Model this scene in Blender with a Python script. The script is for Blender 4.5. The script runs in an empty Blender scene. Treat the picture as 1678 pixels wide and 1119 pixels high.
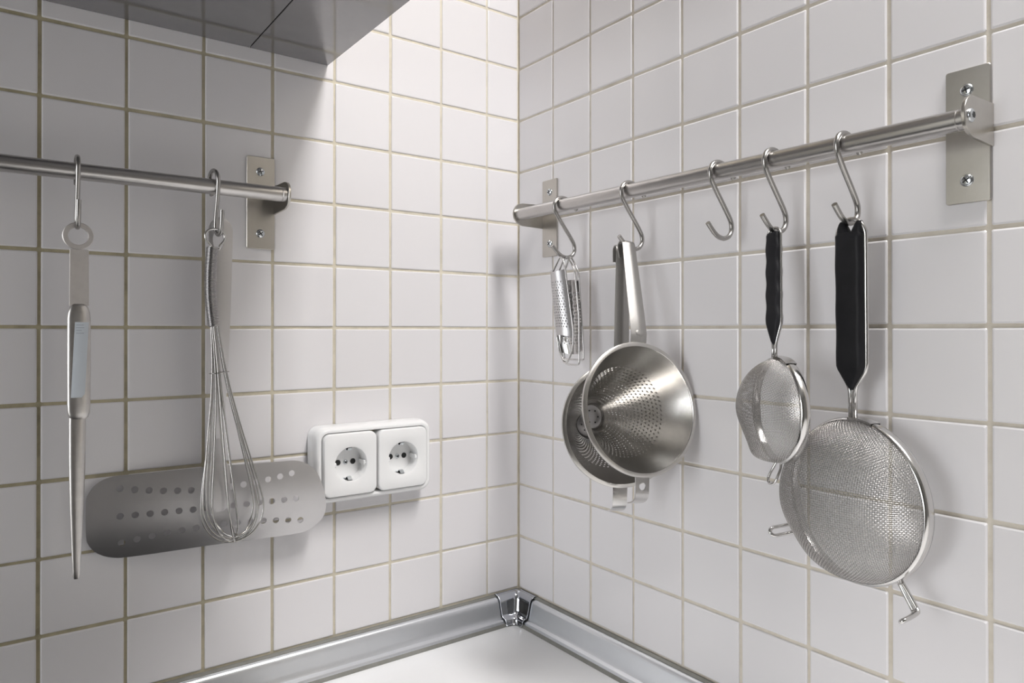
import bpy, bmesh, math, random
import numpy as np
from mathutils import Vector, Matrix

random.seed(4)
S = 0.001                     # everything below is written in millimetres
Z0 = 1315.0                   # height of the reference grout line above the floor
SC = bpy.context.scene
COL = SC.collection

# ------------------------------------------------------------------ camera
T = 75.0                      # tile pitch
cam_d = bpy.data.cameras.new('camera')
cam = bpy.data.objects.new('camera', cam_d)
COL.objects.link(cam)
cam.location = (-8.2037 * T * S, -11.0045 * T * S, (-0.0561 * T + Z0) * S)
cam.rotation_euler = (1.5747, 0.0004, -0.6312)
cam_d.sensor_fit = 'HORIZONTAL'
cam_d.sensor_width = 36.0
cam_d.lens = 1163.49 / 1678.0 * 36.0
cam_d.shift_y = -(559.5 - 538.15) / 1678.0
cam_d.clip_start = 0.02
cam_d.clip_end = 50
SC.camera = cam

# ------------------------------------------------------------------ world, lights, exposure
world = bpy.data.worlds.new('world')
SC.world = world
world.use_nodes = True
world.node_tree.nodes['Background'].inputs[0].default_value = (0.75, 0.85, 1.0, 1)
world.node_tree.nodes['Background'].inputs[1].default_value = 0.6

def area(name, loc, size, size_y, power, color, rot=(0, 0, 0)):
    l = bpy.data.lights.new(name, 'AREA')
    l.shape = 'RECTANGLE'
    l.size, l.size_y, l.energy, l.color = size, size_y, power, color
    o = bpy.data.objects.new(name, l)
    o.location = loc
    o.rotation_euler = rot
    COL.objects.link(o)
    return o

area('ceiling_light', (-0.115, -1.02, 2.44), 0.22, 0.66, 21.0, (1.0, 0.975, 0.965))
area('window_daylight', (-2.52, -0.52, 1.42), 1.1, 0.84, 16.5, (0.95, 0.97, 1.0), (0, math.radians(-90), 0))

SC.view_settings.view_transform = 'Standard'
SC.view_settings.look = 'None'
SC.view_settings.exposure = 0.03
SC.view_settings.gamma = 1.0
SC.view_settings.use_curve_mapping = False

# ------------------------------------------------------------------ materials
def mat(name, base, rough=0.5, metal=0.0, bump=0.0, bscale=(200, 200, 200), var=0.0, vscale=40.0,
        dark=None, coat=0.0, aniso=0.0, spec=0.5, rnd=0.0):
    m = bpy.data.materials.new(name)
    m.use_nodes = True
    nt = m.node_tree
    b = nt.nodes['Principled BSDF']
    b.inputs['Base Color'].default_value = (*base, 1)
    b.inputs['Roughness'].default_value = rough
    b.inputs['Metallic'].default_value = metal
    b.inputs['Coat Weight'].default_value = coat
    b.inputs['Coat Roughness'].default_value = 0.08
    b.inputs['Specular IOR Level'].default_value = spec
    if aniso:
        b.inputs['Anisotropic'].default_value = aniso
    tc = nt.nodes.new('ShaderNodeTexCoord')
    if var or rnd:
        mix = nt.nodes.new('ShaderNodeMix'); mix.data_type = 'RGBA'
        d = dark or tuple(c * 0.7 for c in base)
        mix.inputs[6].default_value = (*base, 1)
        mix.inputs[7].default_value = (*d, 1)
        if rnd:
            oi = nt.nodes.new('ShaderNodeObjectInfo')
            mu = nt.nodes.new('ShaderNodeMath'); mu.operation = 'MULTIPLY'; mu.inputs[1].default_value = rnd
            nt.links.new(oi.outputs['Random'], mu.inputs[0])
            nt.links.new(mu.outputs[0], mix.inputs[0])
        else:
            nz = nt.nodes.new('ShaderNodeTexNoise')
            nz.inputs['Scale'].default_value = vscale
            nz.inputs['Detail'].default_value = 6
            nz.inputs['Roughness'].default_value = 0.65
            rp = nt.nodes.new('ShaderNodeMapRange')
            rp.inputs[1].default_value = 0.42; rp.inputs[2].default_value = 0.72
            rp.inputs[3].default_value = 0; rp.inputs[4].default_value = var
            nt.links.new(tc.outputs['Object'], nz.inputs['Vector'])
            nt.links.new(nz.outputs['Fac'], rp.inputs[0])
            nt.links.new(rp.outputs[0], mix.inputs[0])
        nt.links.new(mix.outputs[2], b.inputs['Base Color'])
    if bump:
        mp = nt.nodes.new('ShaderNodeMapping'); mp.inputs['Scale'].default_value = bscale
        n2 = nt.nodes.new('ShaderNodeTexNoise'); n2.inputs['Scale'].default_value = 1.0; n2.inputs['Detail'].default_value = 3
        bp = nt.nodes.new('ShaderNodeBump'); bp.inputs['Strength'].default_value = bump; bp.inputs['Distance'].default_value = 0.0004
        nt.links.new(tc.outputs['Object'], mp.inputs[0]); nt.links.new(mp.outputs[0], n2.inputs['Vector'])
        nt.links.new(n2.outputs['Fac'], bp.inputs['Height']); nt.links.new(bp.outputs[0], b.inputs['Normal'])
    return m

M_TILE = mat('glazed_tile', (0.80, 0.787, 0.80), 0.22, rnd=0.5, dark=(0.775, 0.758, 0.770), bump=0.05, bscale=(40, 40, 40))
M_GROUT_L = mat('stained_grout', (0.66, 0.60, 0.44), 0.9, var=0.85, vscale=45, dark=(0.42, 0.37, 0.23), bump=0.4, bscale=(900, 900, 900))
M_GROUT_R = mat('pale_grout', (0.74, 0.69, 0.60), 0.9, var=0.6, vscale=40, dark=(0.55, 0.49, 0.40), bump=0.4, bscale=(900, 900, 900))
def stain_towards_cooktop(m, clean, dirty, x0, x1):
    nt = m.node_tree
    old = [n for n in nt.nodes if n.type == 'MIX'][0]
    tc = [n for n in nt.nodes if n.type == 'TEX_COORD'][0]
    sp = nt.nodes.new('ShaderNodeSeparateXYZ'); nt.links.new(tc.outputs['Object'], sp.inputs[0])
    mr = nt.nodes.new('ShaderNodeMapRange'); mr.interpolation_type = 'SMOOTHSTEP'
    mr.inputs[1].default_value = x0; mr.inputs[2].default_value = x1; mr.inputs[3].default_value = 1; mr.inputs[4].default_value = 0
    nt.links.new(sp.outputs[0], mr.inputs[0])
    mx = nt.nodes.new('ShaderNodeMix'); mx.data_type = 'RGBA'
    mx.inputs[6].default_value = (*clean, 1); mx.inputs[7].default_value = (*dirty, 1)
    nt.links.new(mr.outputs[0], mx.inputs[0]); nt.links.new(mx.outputs[2], old.inputs[6])
    m2 = nt.nodes.new('ShaderNodeMix'); m2.data_type = 'RGBA'
    m2.inputs[6].default_value = tuple(c * 0.78 for c in clean) + (1,); m2.inputs[7].default_value = tuple(c * 0.62 for c in dirty) + (1,)
    nt.links.new(mr.outputs[0], m2.inputs[0]); nt.links.new(m2.outputs[2], old.inputs[7])
stain_towards_cooktop(M_GROUT_L, (0.74, 0.69, 0.57), (0.47, 0.42, 0.28), 0.62, 1.12)
M_PLASTER2 = mat('grey_plaster', (0.30, 0.29, 0.28), 0.8, bump=0.1, bscale=(60, 60, 60))
M_PLASTER = mat('plaster', (0.30, 0.295, 0.29), 0.8, bump=0.1, bscale=(60, 60, 60))
M_CEIL = mat('ceiling_paint', (0.6, 0.6, 0.59), 0.9, bump=0.1, bscale=(60, 60, 60))
M_FLOOR = mat('floor_vinyl', (0.22, 0.19, 0.165), 0.5, var=0.5, vscale=6, dark=(0.16, 0.14, 0.125))
M_TOP = mat('white_laminate', (0.90, 0.905, 0.91), 0.28, var=0.1, vscale=300, dark=(0.8, 0.8, 0.8))
M_RAIL = mat('satin_rail_steel', (0.53, 0.515, 0.505), 0.28, 1.0, bump=0.10, bscale=(90, 90, 1400), var=0.35, vscale=25, dark=(0.42, 0.41, 0.40))
M_PLATE = mat('brushed_bracket_steel', (0.53, 0.51, 0.475), 0.30, 1.0, bump=0.06, bscale=(2600, 2600, 70), var=0.4, vscale=30, dark=(0.44, 0.42, 0.38))
M_HOOK = mat('hook_steel', (0.42, 0.41, 0.395), 0.27, 1.0, var=0.3, vscale=120, dark=(0.33, 0.32, 0.305))
M_COIL = mat('coil_steel', (0.42, 0.41, 0.41), 0.3, 1.0)
M_WIRE = mat('whisk_wire', (0.50, 0.49, 0.47), 0.2, 1.0, var=0.2, vscale=90, dark=(0.42, 0.41, 0.40))
M_SCREW = mat('zinc_screw', (0.62, 0.65, 0.67), 0.25, 1.0)
M_SLOT = mat('dark_slot', (0.02, 0.02, 0.02), 0.6)
M_TOOL = mat('worn_tool_steel', (0.62, 0.60, 0.58), 0.32, 1.0, bump=0.12, bscale=(700, 700, 60), var=0.5, vscale=60, dark=(0.47, 0.45, 0.44))
M_NECK = mat('pale_worn_steel', (0.76, 0.73, 0.71), 0.5, 1.0, bump=0.1, bscale=(500, 500, 60), var=0.6, vscale=70, dark=(0.66, 0.63, 0.61))
M_STRAP = mat('dull_strap_steel', (0.44, 0.43, 0.415), 0.5, 1.0, bump=0.12, bscale=(400, 400, 400), var=0.5, vscale=50, dark=(0.48, 0.47, 0.45))
M_GRATE = mat('polished_sheet', (0.60, 0.59, 0.58), 0.16, 1.0, var=0.2, vscale=40, dark=(0.5, 0.49, 0.48))
M_SATIN = mat('satin_steel', (0.60, 0.59, 0.595), 0.36, 1.0, bump=0.10, bscale=(60, 1200, 1200), var=0.3, vscale=20, dark=(0.52, 0.51, 0.52))
M_CONE = mat('spun_steel', (0.60, 0.585, 0.56), 0.24, 1.0, bump=0.06, bscale=(300, 300, 300), var=0.25, vscale=30, dark=(0.5, 0.485, 0.46))
M_SHINY = mat('bright_steel', (0.70, 0.69, 0.68), 0.16, 1.0, var=0.2, vscale=90, dark=(0.6, 0.59, 0.58))
M_MESH = mat('mesh_wire', (0.52, 0.505, 0.49), 0.27, 1.0, var=0.2, vscale=60, dark=(0.44, 0.425, 0.41))
M_BLACK = mat('black_plastic', (0.010, 0.010, 0.012), 0.5, spec=0.25, bump=0.1, bscale=(300, 300, 300), var=0.5, vscale=50, dark=(0.02, 0.02, 0.024))
M_SOCK = mat('socket_white', (0.91, 0.915, 0.915), 0.22, var=0.08, vscale=40, dark=(0.87, 0.87, 0.85))
M_SOCKGAP = mat('socket_base_cream', (0.62, 0.56, 0.42), 0.5, var=0.4, vscale=90, dark=(0.4, 0.34, 0.22))
M_TRIM = mat('satin_aluminium', (0.78, 0.80, 0.83), 0.33, 1.0, bump=0.06, bscale=(500, 500, 500), var=0.2, vscale=15, dark=(0.70, 0.72, 0.75))
M_SEAL = mat('grey_seal', (0.24, 0.24, 0.22), 0.6, var=0.5, vscale=60, dark=(0.17, 0.165, 0.14))
M_CHROME = mat('polished_chrome', (0.60, 0.62, 0.66), 0.06, 1.0, var=0.15, vscale=60, dark=(0.5, 0.52, 0.56))
M_UNIT = mat('grey_gloss_laminate', (0.17, 0.166, 0.173), 0.09, 0.0, coat=0.6, spec=0.9, var=0.15, vscale=30, dark=(0.10, 0.10, 0.105))
M_STICK = mat('pale_blue_sticker', (0.72, 0.78, 0.84), 0.5, var=0.15, vscale=80, dark=(0.64, 0.70, 0.77))
M_PRINT = mat('sticker_print', (0.46, 0.51, 0.58), 0.6)
M_HOB = mat('black_glass', (0.012, 0.012, 0.013), 0.08)
M_LAMP = mat('lamp_housing', (0.85, 0.85, 0.85), 0.4)

# ------------------------------------------------------------------ builders
ORG = {}
def org_of(p):
    return ORG.get(p.name, np.zeros(3)) if p is not None else np.zeros(3)

def thing(name, label, cat, origin, group=None):
    o = bpy.data.objects.new(name, None)
    o.empty_display_size = 0.01
    COL.objects.link(o)
    o['label'] = label; o['category'] = cat
    if group: o['group'] = group
    o.location = (origin[0] * S, origin[1] * S, (origin[2] + Z0) * S)
    ORG[o.name] = np.array(origin, float)
    return o

def tag(o, label, cat, group=None):
    o['label'] = label; o['category'] = cat
    if group: o['group'] = group
    return o

def mk(name, vf, m, parent=None, origin=None, smooth=True, sharp=38, solid=0.0, kind=None, label=None):
    """vf = (verts, faces) in mm, scene frame; parent's origin is taken off."""
    v = np.array(vf[0], float)
    org = org_of(parent) if parent is not None else (np.array(origin, float) if origin is not None else v.mean(0))
    me = bpy.data.meshes.new(name)
    me.from_pydata(((v - org) * S).tolist(), [], [list(f) for f in vf[1]])
    if len(vf[1]) < 60000:
        bm = bmesh.new(); bm.from_mesh(me)
        bmesh.ops.recalc_face_normals(bm, faces=bm.faces)
        bm.to_mesh(me); bm.free()
    if smooth:
        me.shade_smooth()
        if sharp: me.set_sharp_from_angle(angle=math.radians(sharp))
    me.materials.append(m)
    o = bpy.data.objects.new(name, me)
    COL.objects.link(o)
    if parent is not None:
        o.parent = parent
        ORG[o.name] = org
    else:
        o.location = (org[0] * S, org[1] * S, (org[2] + Z0) * S)
        ORG[o.name] = org
    if solid:
        md = o.modifiers.new('thickness', 'SOLIDIFY'); md.thickness = solid * S; md.offset = 0
        me2 = bpy.data.meshes.new_from_object(o.evaluated_get(bpy.context.evaluated_depsgraph_get()))
        o.modifiers.clear(); o.data = me2; bpy.data.meshes.remove(me); me2.name = name
        if smooth:
            me2.shade_smooth(); me2.set_sharp_from_angle(angle=math.radians(sharp or 50))
    if kind: o['kind'] = kind
    if label: o['label'] = label
    return o

def join(*parts):
    V, Fc = [], []
    for v, f in parts:
        k = len(V)
        V += [tuple(x) for x in v]
        Fc += [[i + k for i in q] for q in f]
    return V, Fc

def frames(path, closed=False):
    P = np.array(path, float)
    n = len(P)
    if closed:
        tg = np.roll(P, -1, 0) - np.roll(P, 1, 0)
    else:
        tg = np.gradient(P, axis=0)
    tg /= np.linalg.norm(tg, axis=1)[:, None]
    a = np.array([0, 0, 1.0]) if abs(tg[0][2]) < 0.9 else np.array([1.0, 0, 0])
    u = np.cross(tg[0], a); u /= np.linalg.norm(u)
    U = [u]
    for i in range(1, n):
        u = U[-1] - tg[i] * np.dot(U[-1], tg[i])
        u /= np.linalg.norm(u); U.append(u)
    U = np.array(U)
    return P, tg, U, np.cross(tg, U)

def tube(path, r, sides=10, closed=False, cap=True):
    P, tg, U, W = frames(path, closed)
    n = len(P)
    r = np.broadcast_to(np.array(r, float), (n,))
    if closed:   # spread the twist
        u1 = U[-1] - tg[0] * np.dot(U[-1], tg[0])
        ang = math.atan2(np.dot(u1, W[0]), np.dot(u1, U[0]))
    else: ang = 0
    V, Fc = [], []
    for i in range(n):
        for k in range(sides):
            t = 2 * math.pi * k / sides - ang * i / n
            V.append(P[i] + r[i] * (math.cos(t) * U[i] + math.sin(t) * W[i]))
    for i in range(n if closed else n - 1):
        j = (i + 1) % n
        for k in range(sides):
            l = (k + 1) % sides
            Fc.append([i * sides + k, i * sides + l, j * sides + l, j * sides + k])
    if cap and not closed:
        Fc.append(list(range(sides))[::-1]); Fc.append([(n - 1) * sides + k for k in range(sides)])
    return V, Fc

def smooth_path(pts, n=8, closed=False):
    P = np.array(pts, float); m = len(P); out = []
    for i in range(m if closed else m - 1):
        if closed:
            p0, p1, p2, p3 = P[i - 1], P[i], P[(i + 1) % m], P[(i + 2) % m]
        else:
            p0, p1, p2, p3 = P[max(i - 1, 0)], P[i], P[i + 1], P[min(i + 2, m - 1)]
        for k in range(n):
            t = k / n
            out.append(0.5 * ((2 * p1) + (-p0 + p2) * t + (2 * p0 - 5 * p1 + 4 * p2 - p3) * t * t + (-p0 + 3 * p1 - 3 * p2 + p3) * t ** 3))
    if not closed: out.append(P[-1])
    return out

def round_path(pts, r, seg=6, closed=False):
    """polyline with filleted corners"""
    P = [np.array(p, float) for p in pts]; m = len(P); out = []
    for i in range(m):
        if not closed and i in (0, m - 1): out.append(P[i]); continue
        a, b, c = P[i - 1], P[i], P[(i + 1) % m]
        la, lc = np.linalg.norm(a - b), np.linalg.norm(c - b)
        rr = min(r, la * 0.49, lc * 0.49)
        s, e = b + (a - b) / la * rr, b + (c - b) / lc * rr
        for k in range(seg + 1):
            t = k / seg
            out.append((1 - t) ** 2 * s + 2 * t * (1 - t) * b + t * t * e)
    return out

def loft(secs, closed_u=False, closed_v=False, cap=False):
    n, m = len(secs), len(secs[0])
    V = [tuple(p) for s in secs for p in s]; Fc = []
    for i in range(n if closed_v else n - 1):
        j = (i + 1) % n
        for k in range(m if closed_u else m - 1):
            l = (k + 1) % m
            Fc.append([i * m + k, i * m + l, j * m + l, j * m + k])
    if cap:
        Fc.append(list(range(m))[::-1]); Fc.append([(n - 1) * m + k for k in range(m)])
    return V, Fc

def lathe(profile, C, n, e, w, seg=64, cap_end=False, cap_start=False, closed=False):
    C, n, e, w = map(np.array, (C, n, e, w))
    secs = []
    for r, h in profile:
        secs.append([C + n * h + r * (math.cos(2 * math.pi * k / seg) * e + math.sin(2 * math.pi * k / seg) * w) for k in range(seg)])
    V, Fc = loft(secs, closed_u=True, closed_v=closed)
    if cap_start: Fc.append(list(range(seg))[::-1])
    if cap_end: Fc.append([(len(profile) - 1) * seg + k for k in range(seg)])
    return V, Fc

def rrect_side(w, h, r, seg, side):
    p = rrect(w, h, r, seg); out = []
    n = len(p)
    for i in range(n):
        out.append(p[i])
        if (i + 1) % (seg + 1) == 0:
            a, b = np.array(p[i]), np.array(p[(i + 1) % n])
            out += [tuple(a + (b - a) * k / (side + 1)) for k in range(1, side + 1)]
    return out

def rrect(w, h, r, seg=5):
    out = []
    for cx, cy, a0 in ((w / 2 - r, h / 2 - r, 0), (-w / 2 + r, h / 2 - r, 90), (-w / 2 + r, -h / 2 + r, 180), (w / 2 - r, -h / 2 + r, 270)):
        for k in range(seg + 1):
            a = math.radians(a0 + 90 * k / seg)
            out.append((cx + r * math.cos(a), cy + r * math.sin(a)))
    return out

def prism(outline, f, t0, t1, ch=0.0):
    """outline of (a,b); f(a,b,t)->xyz; thickness t0..t1 with a small chamfer"""
    def inset(pts, d):
        n = len(pts); out = []
        for i in range(n):
            a, b, c = np.array(pts[i - 1]), np.array(pts[i]), np.array(pts[(i + 1) % n])
            e1, e2 = b - a, c - b
            e1 = e1 / (np.linalg.norm(e1) + 1e-9); e2 = e2 / (np.linalg.norm(e2) + 1e-9)
            nn = np.array([-e1[1] - e2[1], e1[0] + e2[0]]); l = np.linalg.norm(nn)
            out.append(tuple(b + nn / (l + 1e-9) * d))
        return out
    area2 = sum(outline[i - 1][0] * outline[i][1] - outline[i][0] * outline[i - 1][1] for i in range(len(outline)))
    o = outline if area2 > 0 else outline[::-1]
    if ch:
        rings = [(inset(o, ch), t0), (o, t0 + ch), (o, t1 - ch), (inset(o, ch), t1)]
    else:
        rings = [(o, t0), (o, t1)]
    return loft([[f(a, b, t) for a, b in r] for r, t in rings], closed_u=True, cap=True)

def box(c, s, ax=None):
    c = np.array(c, float); A = np.eye(3) if ax is None else np.array(ax, float)
    V = [c + A[0] * s[0] / 2 * i + A[1] * s[1] / 2 * j + A[2] * s[2] / 2 * k for i in (-1, 1) for j in (-1, 1) for k in (-1, 1)]
    return V, [[0, 1, 3, 2], [4, 6, 7, 5], [0, 4, 5, 1], [2, 3, 7, 6], [0, 2, 6, 4], [1, 5, 7, 3]]

def perf(mapf, nu, nv, hr, shear=0.5, wrap=False):
    """perforated sheet: nu x nv cells, every cell carries one eight-sided hole. mapf(u,v) u,v in 0..1"""
    V, Fc = [], []
    cols = nu if wrap else nu + 1
    def uv(i, j): return i / nu + shear * j / nu, j / nv
    idx = {}
    for j in range(nv + 1):
        for i in range(cols):
            u, v = uv(i, j) if wrap else (i / nu, j / nv)
            idx[i, j] = len(V); V.append(mapf(u, v))
    for j in range(nv):
        for i in range(nu):
            i2 = (i + 1) % nu if wrap else i + 1
            c = [idx[i, j], idx[i2, j], idx[i2, j + 1], idx[i, j + 1]]
            h = []
            off = 0.25 * (1 if j % 2 else -1) if not wrap else 0
            uc = ((i + 0.5) / nu + (shear * (j + 0.5) / nu if wrap else 0)); vc = (j + 0.5) / nv
            pc = np.array(mapf(uc, vc))
            hu = min(0.34 if wrap else 0.22, hr * 0.02 / nu / np.linalg.norm(np.array(mapf(uc + 0.02 / nu, vc)) - pc) * nu)
            hv = min(0.40, hr * 0.02 / nv / np.linalg.norm(np.array(mapf(uc, vc + 0.02 / nv)) - pc) * nv)
            for k in range(8):
                a = math.radians(-112.5 + 45 * k)
                du, dv = 0.5 + off + hu * math.cos(a), 0.5 + hv * math.sin(a)
                if wrap:
                    u, v = (i + du) / nu + shear * (j + dv) / nu, (j + dv) / nv
                else:
                    u, v = (i + du) / nu, (j + dv) / nv
                h.append(len(V)); V.append(mapf(u, v))
            Fc += [[c[0], c[1], h[1], h[0]], [c[1], h[2], h[1]], [c[1], c[2], h[3], h[2]], [c[2], h[4], h[3]],
                   [c[2], c[3], h[5], h[4]], [c[3], h[6], h[5]], [c[3], c[0], h[7], h[6]], [c[0], h[0], h[7]]]
    return V, Fc

X, Y, Z = np.eye(3)

# ------------------------------------------------------------------ room shell
def slab(name, lo, hi, m):
    lo, hi = np.array(lo, float), np.array(hi, float)
    o = mk(name, box((lo + hi) / 2, hi - lo), m, smooth=False, origin=(lo + hi) / 2)
    o['kind'] = 'structure'
    return o

ROOM_X, ROOM_Y = -2600.0, -2700.0
FLOOR, CEIL = -Z0, 2500 - Z0
GD = 1.5                                  # grout lies this far behind the tile face
slab('floor', (ROOM_X, ROOM_Y, FLOOR - 60), (100, 100, FLOOR), M_FLOOR)
slab('ceiling', (ROOM_X, ROOM_Y, CEIL), (100, 100, CEIL + 60), M_CEIL)
wall_left = slab('wall_left', (ROOM_X, GD, FLOOR), (100, 100, CEIL), M_GROUT_L)
wall_right = slab('wall_right', (GD, -1450, FLOOR), (100, GD, CEIL), M_GROUT_R)
slab('wall_end', (GD, ROOM_Y, FLOOR), (100, -1450, CEIL), M_PLASTER2)
slab('wall_back', (ROOM_X, ROOM_Y - 80, FLOOR), (100, ROOM_Y, CEIL), M_PLASTER)
slab('wall_side', (ROOM_X - 80, ROOM_Y, FLOOR), (ROOM_X, 100, CEIL), M_PLASTER2)

# ---- kitchen window in the wall across the room
wf = mk('window_1', join(*[box((ROOM_X + 20, y, z), (40, a, b)) for y, z, a, b in ((-520, 705, 960, 50), (-520, -495, 960, 50), (-65, 105, 50, 1150), (-975, 105, 50, 1150), (-520, 105, 40, 1150))]), M_LAMP, smooth=False, kind='structure', label='white window frame in the far side wall')

# ---- tiles, each its own piece
GAP = 3.3
TOP_ROW, BOT_ROW = 8, -5                  # rows of tiles between z = -375 and z = 600
def tile_mesh(name, w, h):
    rings = []
    for ins, t in ((0, -1.9), (0, -1.0), (0.45, -0.36), (1.5, 0.0)):
        a, b, c = w / 2 - ins, h / 2 - ins, 0.9
        rings.append([(a, b - c, t), (a - c, b, t), (-a + c, b, t), (-a, b - c, t), (-a, -b + c, t), (-a + c, -b, t), (a - c, -b, t), (a, -b + c, t)])
    V, Fc = loft(rings, closed_u=True)
    Fc.append(list(range(24, 32)))
    me = bpy.data.meshes.new(name)
    me.from_pydata((np.array(V) * S).tolist(), [], Fc)
    bm = bmesh.new(); bm.from_mesh(me); bmesh.ops.recalc_face_normals(bm, faces=bm.faces)
    if sum(f.normal.z for f in bm.faces) < 0: bmesh.ops.reverse_faces(bm, faces=bm.faces)
    bm.to_mesh(me); bm.free()
    me.materials.append(M_TILE)
    return me

def tiles(parent, first, rows, ncol, left):
    full = tile_mesh('tile', T - GAP, T - GAP)
    cut = tile_mesh('tile', first - GAP * 0.75, T - GAP)
    R0 = Matrix(((1, 0, 0), (0, 0, -1), (0, 1, 0))) if left else Matrix(((0, 0, -1), (-1, 0, 0), (0, 1, 0)))
    po = org_of(parent)
    for c in range(ncol):
        me = cut if c == 0 else full
        pos = first / 2 + 0.3 if c == 0 else first + (c - 0.5) * T
        for r in rows:
            o = bpy.data.objects.new('tile', me)
            COL.objects.link(o)
            o.parent = parent
            z = (r + 0.5) * T
            j = Matrix.Rotation(random.gauss(0, 0.0016), 3, 'X') @ Matrix.Rotation(random.gauss(0, 0.0016), 3, 'Y') @ Matrix.Rotation(random.gauss(0, 0.0012), 3, 'Z')
            du, dz, dn = random.gauss(0, 0.18), random.gauss(0, 0.18), random.uniform(-0.15, 0.1)
            p = np.array((-(pos + du), -dn, z + dz)) if left else np.array((-dn, -(pos + du), z + dz))
            o.matrix_local = Matrix.Translation(((p - po) * S).tolist()) @ (R0 @ j).to_4x4()

tiles(wall_left, 0.7257 * T, range(BOT_ROW, TOP_ROW), 11, True)
tiles(wall_right, 1.0295 * T, range(BOT_ROW, TOP_ROW), 12, False)

# ---- worktop and its wall trims
WT = -415.0
o = mk('worktop', prism([(0, 0), (-2000, 0), (-2000, -600), (-600, -600), (-600, -2000), (0, -2000)], lambda a, b, t: (a, b, t), WT - 40, WT, 1.0), M_TOP, smooth=False)
o['kind'] = 'structure'
o = mk('cooktop', prism([(a - 650, b - 310) for a, b in rrect(590, 510, 8, 4)], lambda a, b, t: (a, b, t), WT + 0.1, WT + 6, 1.0), M_HOB, smooth=False, label='black glass cooktop set in the worktop under the wall unit')
o['kind'] = 'structure'

TRIM = [(3.2, 36.6), (5.0, 37.0), (7.2, 36.2), (9.0, 34.2), (9.9, 31.5), (10.6, 28), (11.6, 23), (12.8, 17), (13.9, 12), (15.2, 9.6), (17.4, 8.6), (19.2, 7.4), (20.2, 5.2), (20.4, 3.6), (16, 2.0), (4, 2.0)]
SEAL_T = [(0.2, 39.5), (2.2, 39.2), (4.2, 37.4), (3.6, 34.5), (0.2, 34.5)]
SEAL_B = [(18.6, 3.6), (20.6, 4.0), (22.6, 1.6), (23.2, 0.0), (18, 0.0)]
def strip(profile, a0, a1, left):
    f = (lambda d, h, t: (-t, -d, WT + h)) if left else (lambda d, h, t: (-d, -t, WT + h))
    return loft([[f(d, h, a) for d, h in profile] for a in (a0, a1)], closed_u=True, cap=True)
for nm, left, ln, lab in (('trim_1', True, 1600, 'satin aluminium trim along foot of left tiled wall'), ('trim_2', False, 1600, 'satin aluminium trim along foot of right tiled wall')):
    tr = mk(nm, strip(TRIM, 24, ln, left), M_TRIM, sharp=30, kind='structure', label=lab)
    mk('wall_seal', strip(SEAL_T, 6, ln, left), M_SEAL, tr)
    mk('worktop_seal', strip(SEAL_B, 24, ln, left), M_SEAL, tr)

# chrome inside-corner cap
CAPP = [(0.6, 38.6), (2.0, 39.8), (5.2, 39.0), (8.6, 36.6), (10.8, 32.6), (11.9, 27), (13.1, 21), (14.4, 15), (15.9, 11.2), (18.2, 9.8), (20.6, 8.4), (21.8, 5.6), (22.2, 2.6), (23.6, 0.6)]
def cap_sec(t, off=0.0):
    """t<0: along the left wall, t>0: along the right wall"""
    out = []
    for d, h in CAPP:
        d2 = d + off
        L = 44.0 - (WT and 0) - 0.25 * d      # the ends run slightly inward
        fil = 7.0
        if abs(t) > 1: 
            k = (abs(t) - 1)
            s = max(d2, 0) + fil + (max(L - d2 - fil, 1.0)) * k
            p = (-s, -d2) if t < 0 else (-d2, -s)
        else:
            a = (t + 1) / 2                     # fillet
            q0, q1, q2 = np.array((-(d2 + fil), -d2)), np.array((-d2, -d2)), np.array((-d2, -(d2 + fil)))
            p = (1 - a) ** 2 * q0 + 2 * a * (1 - a) * q1 + a * a * q2
        out.append((p[0], p[1], WT + h + off))
    return out
ts = [-2, -1.5, -1, -0.6, -0.2, 0.2, 0.6, 1, 1.5, 2]
cc = thing('corner_cap', 'shiny chrome inside-corner cap joining the two worktop trims', 'trim cap', (-20, -20, WT))
mk('shell', loft([cap_sec(t, 0.9) for t in ts]), M_CHROME, cc, sharp=60, solid=0.8)
for t in (-2, 2):
    mk('edge_bead', tube(smooth_path(cap_sec(t, 0.9), 3), 0.5, 8), M_CHROME, cc)
for t in (-0.75, 0.75):
    mk('crease', tube(smooth_path(cap_sec(t, 0.5)[3:9], 3), 0.4, 8), M_CHROME, cc)

# ------------------------------------------------------------------ wall unit over the left wall
u = thing('wall_unit', 'dark grey glossy wall unit overhanging the left tiled wall', 'wall unit', (-700, -160, 317.5))
UD, UZ0, UZ1 = 590.0, 317.5, 1080.0
mk('carcass', box((-(288.5 + 1100) / 2, -UD / 2 - 0.3, (UZ0 + 12 + UZ1) / 2), (1100 - 288.5 - 2, UD - 4, UZ1 - UZ0 - 12)), M_UNIT, u, smooth=False)
for x0, x1 in ((-380.2, -288.5), (-1100, -381.4)):
    mk('bottom_panel', prism([(x0, -0.2), (x1, -0.2), (x1, -UD), (x0, -UD)], lambda a, b, t: (a, b, t), UZ0, UZ0 + 12, 0.4), M_UNIT, u, smooth=False)

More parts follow.
